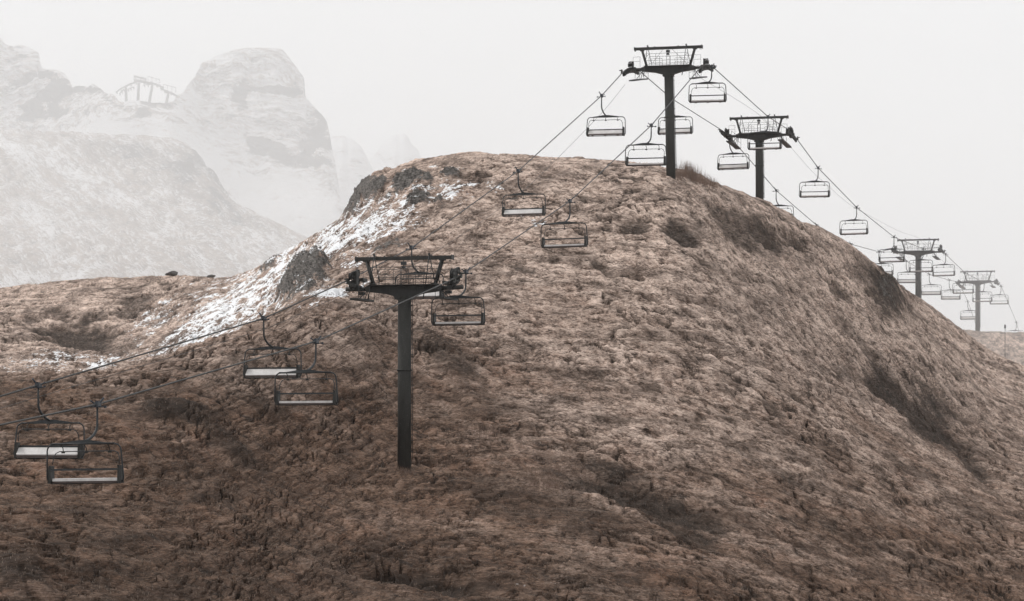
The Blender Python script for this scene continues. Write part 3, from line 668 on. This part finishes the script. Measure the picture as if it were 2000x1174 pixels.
        if i != 0:      # short hold-down row over the rope at the middle of the train
            up = MB(); mid_ = [(v, z) for v, z in ring if abs(v) < 1.2]
            up.tube([(xs, v, z + .5) for v, z in mid_], .06, 6); up.box((xs - s * .18, 0, rz(0) + .25), (.10, .4, .55))
            uo = up.build('hold_down_frame', M_STEEL, t)
            for v, z in mid_: MB().wheel((0, 0, 0), .2, .14, 12).build('sheave', M_RUBBER, uo, (xs, v, z + .24))
        for v, z in (ring[0], ring[-1]):
            MB().box((xs + s * .18, v, z - .05), (.12, .3, .35)).box((xs + s * .3, v * 1.02, z + .05), (.2, .06, .08)).build('rope_catcher', M_SHEAVE, tr)
        # catwalk below the sheaves
        cw = MB(); xcw = s * 2.72
        wp_ = [(v, zc0 - .98 + (rz(v) - rz(0)) * (.55 if i in (2, 4) else .06) + (.15 * v if i == 1 else 0)) for v in np.linspace(-2.9, 2.9, 7)]
        if i == 0: wp_ = [(v, zc0 - .74 + v * .03) for v in np.linspace(-1.7, 1.7, 7)]
        for (v0, z0), (v1, z1) in zip(wp_[:-1], wp_[1:]):
            cw.add([(xcw - .28, v0, z0), (xcw + .28, v0, z0), (xcw + .28, v1, z1), (xcw - .28, v1, z1), (xcw - .28, v0, z0 - .12), (xcw + .28, v0, z0 - .12), (xcw + .28, v1, z1 - .12), (xcw - .28, v1, z1 - .12)],
                   [(0, 1, 2, 3), (7, 6, 5, 4), (0, 4, 5, 1), (1, 5, 6, 2), (2, 6, 7, 3), (3, 7, 4, 0)])
        cwo = cw.build('catwalk', M_STEEL, t)
        cr = MB(); sx = xcw - s * .28
        for v, z in wp_[::2]: cr.tube([(sx, v, z), (sx, v, z + 1.0)], .016, 4)
        for hh in (.5, 1.0): cr.tube([(sx, v, z + hh) for v, z in wp_], .015, 4)
        for v, z in (wp_[2], wp_[4]): cr.tube([(xcw, v, z), (s * 2.3, 0, zc0 - .2)], .03, 5)
        cr.build('catwalk_railing', M_GALV, cwo)
        orl = MB(); ox = s * 3.08
        orl.tube([(s * 2.45, -.7, zc0 + .9), (ox, -.7, zc0 + .9), (ox, -.7, zc0 + .1)], .014, 4); orl.tube([(s * 2.45, -.7, zc0 + .5), (ox, -.7, zc0 + .5)], .012, 4); orl.tube([(s * 2.45, -.7, zc0 + .9), (s * 2.45, -.7, zc0)], .014, 4)
        orl.build('end_railing', M_GALV, t)
    return t
PL = ['nearest and largest dark steel pylon, its whole mast standing in front of the brown slope',
      'tall dark pylon on the hilltop with a clump of dry grass at its foot',
      'middle pylon of the five, standing just behind the right shoulder of the hill',
      'fourth pylon along the line, small and grey, its mast rising behind the steep right slope',
      'farthest and palest pylon of the line, standing on the misty knoll at the right']
for i, T in enumerate(TOW): pylon(i, T, PL[i])

# ------------------------------------------------------------------ chairs
def rrect(w0, w1, zt, zb, r, n=5, open_top=False):
    """rounded frame outline in x,z: half width w0 at top, w1 at bottom"""
    P = []
    def arc(cx, cz, a0, a1):
        for k in range(n + 1):
            a = R(a0 + (a1 - a0) * k / n); P.append((cx + r * math.cos(a), cz + r * math.sin(a)))
    arc(w0 - r, zt - r, 90, 0); arc(w1 - r * .6, zb + r * .8, 0, -60)
    arc(-w1 + r * .6, zb + r * .8, 240, 180); arc(-w0 + r, zt - r, 180, 90)
    return P
def make_chair(kind):
    t = empty('chairlift_chair', (0, 0, 0))
    g = MB(); g.box((0, 0, -.02), (.20, .52, .20), bev=.04)
    g.tube([(.02, .16, .05), (.16, .34, .30)], .045, 6); g.tube([(-.05, -.18, .04), (-.20, -.30, .16)], .035, 6)
    g.tube([(-.30, 0, -.08), (.36, 0, -.10)], .028, 6); g.box((.36, 0, -.10), (.10, .12, .10), bev=.02); g.box((-.30, 0, -.06), (.08, .10, .08))
    g.box((.02, .0, .10), (.12, .3, .10)); g.build('grip', M_GRIP, t)
    bx, by = -.22, -1.0
    h = MB(); pth = [(0, 0, -.08), (0, 0, -.5), (0, -.02, -.92), (-.02, -.10, -1.12), (-.06, -.28, -1.30), (-.12, -.55, -1.46), (-.17, -.80, -1.55), (bx, by, -1.60)]
    h.tube(pth, .05, 8, radii=[.045, .05, .055, .06, .06, .06, .06, .06]); h.build('hanger', M_GALV, t)
    hd = MB()
    hd.prism([(bx - 1.25, -1.70), (bx - 1.1, -1.665), (bx - .5, -1.58), (bx - .25, -1.545), (bx + .25, -1.545), (bx + .5, -1.58), (bx + 1.1, -1.665), (bx + 1.25, -1.70), (bx + 1.1, -1.715), (bx, -1.735), (bx - 1.1, -1.715)], by - .10, by + .10)
    hd.tube([(bx - 1.42, by - .12, -1.69), (bx + 1.42, by - .12, -1.69)], .032, 6)
    hd.build('header_beam', M_GALV, t)
    fr = MB(); P = rrect(1.66, 1.60, -1.70, -3.33, .30)
    # the frame leans: the lower part comes forward under the seat
    fr.tube([(bx + x, by + (.0 if z > -2.6 else (-2.6 - z) * .25), z) for x, z in P], .036, 6)
    fr.tube([(bx + P[0][0], by, P[0][1]), (bx + P[-1][0], by, P[-1][1])], .036, 6)
    fr.build('frame', M_GALV, t)
    sf = MB(); Q = [(-1.50, -2.55), (-1.48, -2.25), (-1.40, -2.08), (-1.25, -2.0), (1.25, -2.0), (1.40, -2.08), (1.48, -2.25), (1.50, -2.55)]
    sf.tube([(bx + x, by + .35 - (-2.0 - z) * .3, z) for x, z in Q], .022, 6)
    so = sf.build('safety_bar', M_GALV, t)
    for s in (-1.05, 0, 1.05):
        st = MB(); st.tube([(bx + s, by + .02, -1.72), (bx + s + .02, by + .2, -1.86), (bx + s - .02, by + .34, -2.0)], .022, 5)
        st.box((bx + s - .03, by + .36, -2.03), (.15, .10, .09), bev=.02); st.build('footrest_stem', M_STEEL, so)
    bb = MB(); bb.box((bx, by - .02, -2.78), (3.0, .05, .085), bev=.015)
    bb.build('back_bar', M_GALV if kind == 'R' else M_GALV, t)
    sx = 3.0
    if kind == 'R':
        s_ = MB(); s_.box((bx, by + .32, -3.20), (sx, .52, .11), rot=Matrix.Rotation(R(3), 3, 'X'), bev=.05); s_.build('seat_pad', M_SEAT, t)
        u = MB(); u.box((bx, by + .32, -3.29), (sx, .50, .10), rot=Matrix.Rotation(R(3), 3, 'X'), bev=.05)
    else:
        rot = Matrix.Rotation(R(-42), 3, 'X')
        s_ = MB(); s_.box((bx, by + .28, -3.03), (sx, .50, .06), rot=rot, bev=.04); s_.build('seat_pad', M_SEAT, t)
        u = MB(); u.box((bx, by + .24, -3.10), (sx, .50, .06), rot=rot, bev=.04); u.box((bx, by + .40, -3.27), (sx, .14, .09))
    for k in range(3): u.box((bx - 1.1 + k * 1.1, by + .3, -3.36), (.16, .34, .05))
    u.build('seat_shell', M_UNDER, t)
    for s in (-1, 1):
        a = MB(); xx_ = bx + s * 1.56
        a.prism([(xx_ - .055, -2.66), (xx_ + .055, -2.66), (xx_ + .07, -3.36), (xx_ - .075, -3.36)], by - .03, by + .40)
        a.box((xx_ - s * .02, by + .18, -2.64), (.09, .50, .06), bev=.02); a.build('armrest', M_STEEL, t)
    return t
PR, PLc = make_chair('R'), make_chair('L')
CL_R = ['lowest and nearest chair, in front of the dark slope at the lower left',
        'chair with thin back bar, lower right of the two just left of the nearest pylon',
        'dark chair hanging just right of the nearest pylon head, at its sheaves',
        'lower right of two chairs on the slope between nearest and hilltop pylons',
        'chair just left of the hilltop pylon mast, its seat level with the hilltop',
        'topmost chair, right beside the head of the hilltop pylon',
        'chair hanging behind the head of the middle pylon, hanger in its railings',
        'chair alone in white sky right of the middle pylon, the higher of two there',
        'chair alone in white sky right of the middle pylon, the lower of two there',
        'chair just left of the fourth pylon head, its right end reaching the sheaves',
        'chair crossing the mast of the fourth pylon just below its head',
        'chair in clear sky just right of the fourth pylon mast',
        'faint chair overlapping the left sheaves of the farthest pylon',
        'faint chair crossing the mast of the farthest pylon just below its head',
        'faint chair in clear sky right of the farthest pylon',
        'far chair sinking behind the misty knoll at the right edge, only grip and hanger showing']
CL_L = ['chair with broad white seat at the far lower left, behind the lowest chair',
        'chair with pale tilted seat, upper left of the two just left of the nearest pylon',
        'chair behind the platform of the nearest pylon, its grip showing above the top beam',
        'upper left of two chairs on the slope between nearest and hilltop pylons',
        'chair in white sky left of the hilltop pylon, just above the crest of the hill',
        'chair crossing behind the mast of the hilltop pylon halfway up',
        'chair hanging left of the middle pylon mast under its left sheaves',
        'chair partly sunk behind the ridge, just right of the middle pylon mast',
        'chair hidden behind the right shoulder of the hill, only its grip above the ridge',
        'chair mostly hidden behind the dark rocky shoulder, hanger and one frame corner showing',
        'pale chair touching the ridge line, below and left of the fourth pylon head',
        'pale chair just left of the fourth pylon mast, its right end behind the mast',
        'pale chair right of the fourth pylon mast, below the chairs of the other rope',
        'pale chair midway between the fourth and farthest pylons, the lower one',
        'pale chair low beside the left of the farthest pylon mast']
used = set()
for side, gr, proto, labs in ((1, GR_R, PR, CL_R), (-1, GR_L, PLc, CL_L)):
    for k, (Y, py) in enumerate(gr):
        o = proto if side not in used else copy_tree(proto); used.add(side)
        o.location = rope_pt(Y, side) + Vector((0, 0, -.02))
        o.rotation_euler = (R(random.uniform(-1.5, 1.5)), R(random.uniform(-.8, .8)), RZ + (0 if side > 0 else math.pi) + R(random.uniform(-1.5, 1.5)))
        tag(o, labs[k], 'chairlift chair', 'chairs hanging from the haul ropes')

# ------------------------------------------------------------------ far trestle (curved four-legged rope support on the snowy saddle)
TY = 1395.0
def tp(x, y, dy=0): return Vector((at(x, TY + dy), TY + dy, Zp(y, TY + dy)))
gt = empty('rope_trestle', tp(285, 210)); tag(gt, 'faint arched steel trestle on four legs standing on the snowy mountain saddle', 'lift support')
gl = gt.location
def rel(*a): return tp(*a) - gl
for xt, yt, xb, yb in ((246, 171, 247, 212), (271, 162, 269, 212), (298, 164, 289, 214), (329, 181, 322, 216)):
    MB().tube([rel(xt, yt), rel(xb, yb)], .6, 8, radii=[.55, .75]).build('leg', M_FARMETAL, gt)
bm_ = MB(); BP = [(226, 180), (238, 170), (247, 166), (258, 160), (267, 156), (284, 159), (300, 163), (312, 169), (322, 178), (334, 182), (346, 187)]
for (x0, y0, x1, y1, r_) in ((226, 181, 246, 168, .34), (233, 184, 243, 174, .25), (243, 170, 268, 160, .42), (262, 150, 286, 156, .28), (262, 157, 300, 165, .62), (292, 161, 320, 172, .48), (313, 172, 329, 183, .36), (321, 177, 346, 188, .48), (249, 176, 262, 170, .22), (280, 167, 298, 165, .18)):
    for dy in (-1.6, 1.6): bm_.tube([rel(x0, y0, dy), rel((x0 + x1) / 2, (y0 + y1) / 2 - 1.2, dy), rel(x1, y1, dy)], r_, 6)
    for f in (.1, .5, .9):
        xq, yq = x0 + (x1 - x0) * f, y0 + (y1 - y0) * f; bm_.tube([rel(xq, yq, -2.2), rel(xq, yq, 2.2)], .25, 5); bm_.tube([rel(xq, yq), rel(xq + 1, yq + 4)], .3, 5)
bm_.build('track_beam', M_FARMETAL, gt)
ar = MB()
for (x0, y0, x1, y1) in ((262, 148, 285, 153), (289, 149, 312, 156), (319, 165, 343, 171)):
    ar.tube([rel(x0, y0), rel(x1, y1)], .16, 5)
    for f in (0, .35, .7, 1): ar.tube([rel(x0 + (x1 - x0) * f, y0 + (y1 - y0) * f), rel(x0 + (x1 - x0) * f, y0 + (y1 - y0) * f + 10)], .12, 4)
ar.build('service_railing', M_FARMETAL, gt)

# ------------------------------------------------------------------ rocks on the shelf crest, marker pole
def boulder(loc, dims, seed, label):
    rg = random.Random(seed); import bmesh
    bm = bmesh.new(); bmesh.ops.create_icosphere(bm, subdivisions=4, radius=1)
    for v in bm.verts:
        c = v.co.copy()
        for k in range(7):
            n = Vector((math.sin(seed + k * 2.1), math.cos(seed * 1.7 + k * 1.3), math.sin(k * .9 + seed * .3) * .8)).normalized(); d = c.dot(n)
            if d > .62: c -= n * (d - .62) * .85
        q = 1 + .05 * math.sin(9 * c.x + seed) * math.cos(7 * c.y + 11 * c.z)
        v.co = Vector((c.x * dims[0] * q, c.y * dims[1] * q, c.z * dims[2] * q))
    me = bpy.data.meshes.new('boulder'); bm.to_mesh(me); bm.free(); me.materials.append(M_ROCK)
    o = bpy.data.objects.new('boulder', me); COL.objects.link(o); o.location = loc
    tag(o, label, 'boulder'); return o
M_ROCK, t_, b_ = mat_base('boulder_rock', .9, .2)
t_.links.new(ramp(t_, noise(t_, 2.5, 7, .7, N(t_, 'ShaderNodeTexCoord').outputs['Object']), [(.35, (.04, .036, .033)), (.65, (.15, .14, .13))]), b_.inputs['Base Color'])
for pxx, Yb, dm, sd_, lb in ((338, 412, (1.0, .7, .42), 2, 'larger left one of two dark flat boulders on the crest of the shelf'), (414, 396, (.62, .4, .22), 5, 'smaller right one of two dark boulders on the crest of the shelf')):
    j = crest(pxx); boulder(j + Vector((0, -.8, dm[2] * .45)), dm, sd_, lb)
def pole(pxx, Yb, h, label):
    z = ground_at(pxx, Yb); o = empty('marker_pole', (at(pxx, Yb), Yb, z)); tag(o, label, 'marker pole')
    MB().tube([(0, 0, -.3), (0, 0, h)], .045, 8).build('pole', M_STEEL, o)
    MB().tube([(0, 0, h - .6), (0, 0, h - .55), (0, 0, h - .1), (0, 0, h)], .13, 10, radii=[.05, .14, .14, .05]).build('marker_head', M_RUBBER, o)
pole(1963, 470, Zp(634, 470) - ground_at(1963, 470), 'thin marker pole with a dark head standing in the dip at the right edge')

# ------------------------------------------------------------------ dry vegetation
def grass_mat(name, a, b2, c3):
    m, t, b = mat_base(name, .9, .1)
    P = N(t, 'ShaderNodeNewGeometry').outputs['Position']
    t.links.new(ramp(t, noise(t, 9, 3, .7, P), [(.32, a), (.5, b2), (.68, c3)]), b.inputs['Base Color'])
    return m
M_STALK = grass_mat('dry_stalks', (.08, .052, .042), (.20, .135, .105), (.34, .26, .21))
M_BLADE = grass_mat('straw_blades', (.09, .063, .048), (.19, .145, .115), (.38, .31, .26))
def blades(name, P, h, lean, wdt, mat, seed):
    rg = np.random.default_rng(seed); n = len(P)
    a = rg.uniform(0, 2 * np.pi, n); hh = h * rg.uniform(.5, 1.15, n)
    la = rg.uniform(0, 2 * np.pi, n); ll = lean * rg.uniform(0, 1, n) * hh
    d = np.stack([np.cos(a), np.sin(a) * .3, np.zeros(n)], -1) * (wdt / 2)
    mid = P + np.stack([np.cos(la) * ll * .35, np.sin(la) * ll * .35, hh * .55], -1)
    top = P + np.stack([np.cos(la) * ll, np.sin(la) * ll, hh], -1)
    lo = P - np.array([0, 0, .06])
    V = np.stack([lo - d, lo + d, mid + d * .7, mid - d * .7, top], 1).reshape(-1, 3)
    b = (np.arange(n) * 5)[:, None]
    q = np.concatenate([b + 0, b + 1, b + 2, b + 3], 1); tr = np.concatenate([b + 3, b + 2, b + 4], 1)
    me = bpy.data.meshes.new(name); me.vertices.add(len(V)); me.vertices.foreach_set('co', V.astype(np.float32).ravel())
    lv = np.concatenate([q.ravel(), tr.ravel()]).astype(np.int32); me.loops.add(len(lv)); me.loops.foreach_set('vertex_index', lv)
    me.polygons.add(2 * n); me.polygons.foreach_set('loop_start', np.concatenate([np.arange(n) * 4, 4 * n + np.arange(n) * 3]).astype(np.int32))
    me.polygons.foreach_set('loop_total', np.concatenate([np.full(n, 4), np.full(n, 3)]).astype(np.int32))
    me.materials.append(mat); me.update(calc_edges=True)
    o = bpy.data.objects.new(name, me); COL.objects.link(o); return o
def clump(name, spots, h, n, spread, label, cat, seed, wdt=.03, lean=.35, top=None):
    rg = np.random.default_rng(seed); P = []
    for k in range(n):
        x, Yv = spots[rg.integers(len(spots))]
        Yv = Yv + rg.normal() * spread; xx_ = x + rg.normal() * spread * FP / Yv * .6
        P.append((at(xx_, Yv), Yv, ground_at(xx_, Yv)))
    P = np.array(P); o = blades(name, P, h, lean, wdt, M_STALK, seed)
    tag(o, label, cat)
    if name != 'grass_clump': tag(o, kind='stuff')
    return o
clump('grass_clump', [(1336, 279), (1343, 280), (1350, 280), (1357, 281), (1364, 282), (1345, 279), (1352, 280), (1349, 280), (1332, 279), (1372, 283)], 1.6, 480, .5, 'tall dry reddish grass clump right of the hilltop pylon foot', 'grass clump', 3, .03, .22)
clump('dry_brush', [(1322, 276), (1328, 278), (1375, 284), (1385, 286), (1395, 288)], 1.0, 420, .5, 'low fringe of dry stems trailing down the ridge from the hilltop pylon', 'dry brush', 4, .025, .3)
clump('grass_clump', [(1299, 274), (1297, 274)], .8, 40, .18, 'few dry stems at the left foot of the hilltop pylon', 'grass clump', 5, .02, .3)
clump('dry_brush', [(778, 188.4), (784, 188.2), (790, 188.2), (797, 188.2), (803, 188.5)], .45, 150, .25, 'short dry grass around the foot of the nearest pylon', 'dry brush', 19, .02, .5)
for k, (x, y, n, h, lb) in enumerate([(950, 850, 130, .9, 'thin upright dry stalks on the slope right of the nearest pylon mast'), (1060, 945, 420, .7, 'reddish brown brush in the dark hollow low in the middle'), (1130, 925, 200, .6, 'sparse dry stalks above the dark hollow, right of the reddish brush'), (900, 905, 160, .5, 'low dry brush just right of the nearest pylon foot')]):
    p = surf(x, y); clump('dry_brush', [(x + dx, p.y + dy) for dx in (-30, -15, 0, 14, 28) for dy in (-1, 0, 1)], h, n, .6, lb, 'dry brush', 20 + k, .02, .35)
# short straw grass over the near slopes and along the crests
rg = np.random.default_rng(11)
cand = np.argwhere((PY > 290) & (PX > -140) & (PX < 2140) & (Yg < (S_Y + 3)[None, :]) & (Yg > 112) & (snow < .3) & (rock < .45))
pick = cand[rg.integers(0, len(cand), 120000)]
P = np.stack([Xg[pick[:, 0], pick[:, 1]], Yg[pick[:, 0], pick[:, 1]], Zd[pick[:, 0], pick[:, 1]]], -1) + rg.normal(size=(len(pick), 3)) * np.array([.05, .05, 0])
tag(blades('dry_grass', P, .09, 1.6, .03, M_BLADE, 12), kind='stuff')

# ------------------------------------------------------------------ air: haze box and the fog bank over the valley
def vol(name, k, g, col=(1, 1, 1)):
    m = bpy.data.materials.new(name); m.use_nodes = True; t = m.node_tree; t.nodes.clear()
    v = t.nodes.new('ShaderNodeVolumePrincipled'); v.inputs['Density'].default_value = k; v.inputs['Anisotropy'].default_value = g
    v.inputs['Color'].default_value = (*col, 1); o = t.nodes.new('ShaderNodeOutputMaterial'); t.links.new(v.outputs[0], o.inputs['Volume'])
    return m
hb = MB(); hb.box((0, 1250, 134.5), (3000, 2640, 395 - 0)); ho = hb.build('haze', vol('haze_air', HAZE_K, HAZE_G, (1, 1, 1))); tag(ho, kind='stuff')
import bmesh
bm = bmesh.new(); bmesh.ops.create_icosphere(bm, subdivisions=5, radius=1)
for v in bm.verts: v.co = Vector((v.co.x * 620, v.co.y * 285, v.co.z * 150))
me = bpy.data.meshes.new('fog_bank'); bm.to_mesh(me); bm.free()
for p in me.polygons: p.use_smooth = False
me.materials.append(vol('fog_air', FOG_K, .15, (1, 1, 1)))
fo = bpy.data.objects.new('fog_bank', me); COL.objects.link(fo); fo.location = (-60, 685, 40); tag(fo, kind='stuff')
me2 = me.copy(); me2.materials.clear(); me2.materials.append(vol('valley_fog_air', .0015, .15, (1, 1, 1)))
f2 = bpy.data.objects.new('fog_bank', me2); COL.objects.link(f2); f2.location = (-120, 1250, 60); f2.scale = (.95, .32, .95); tag(f2, kind='stuff')
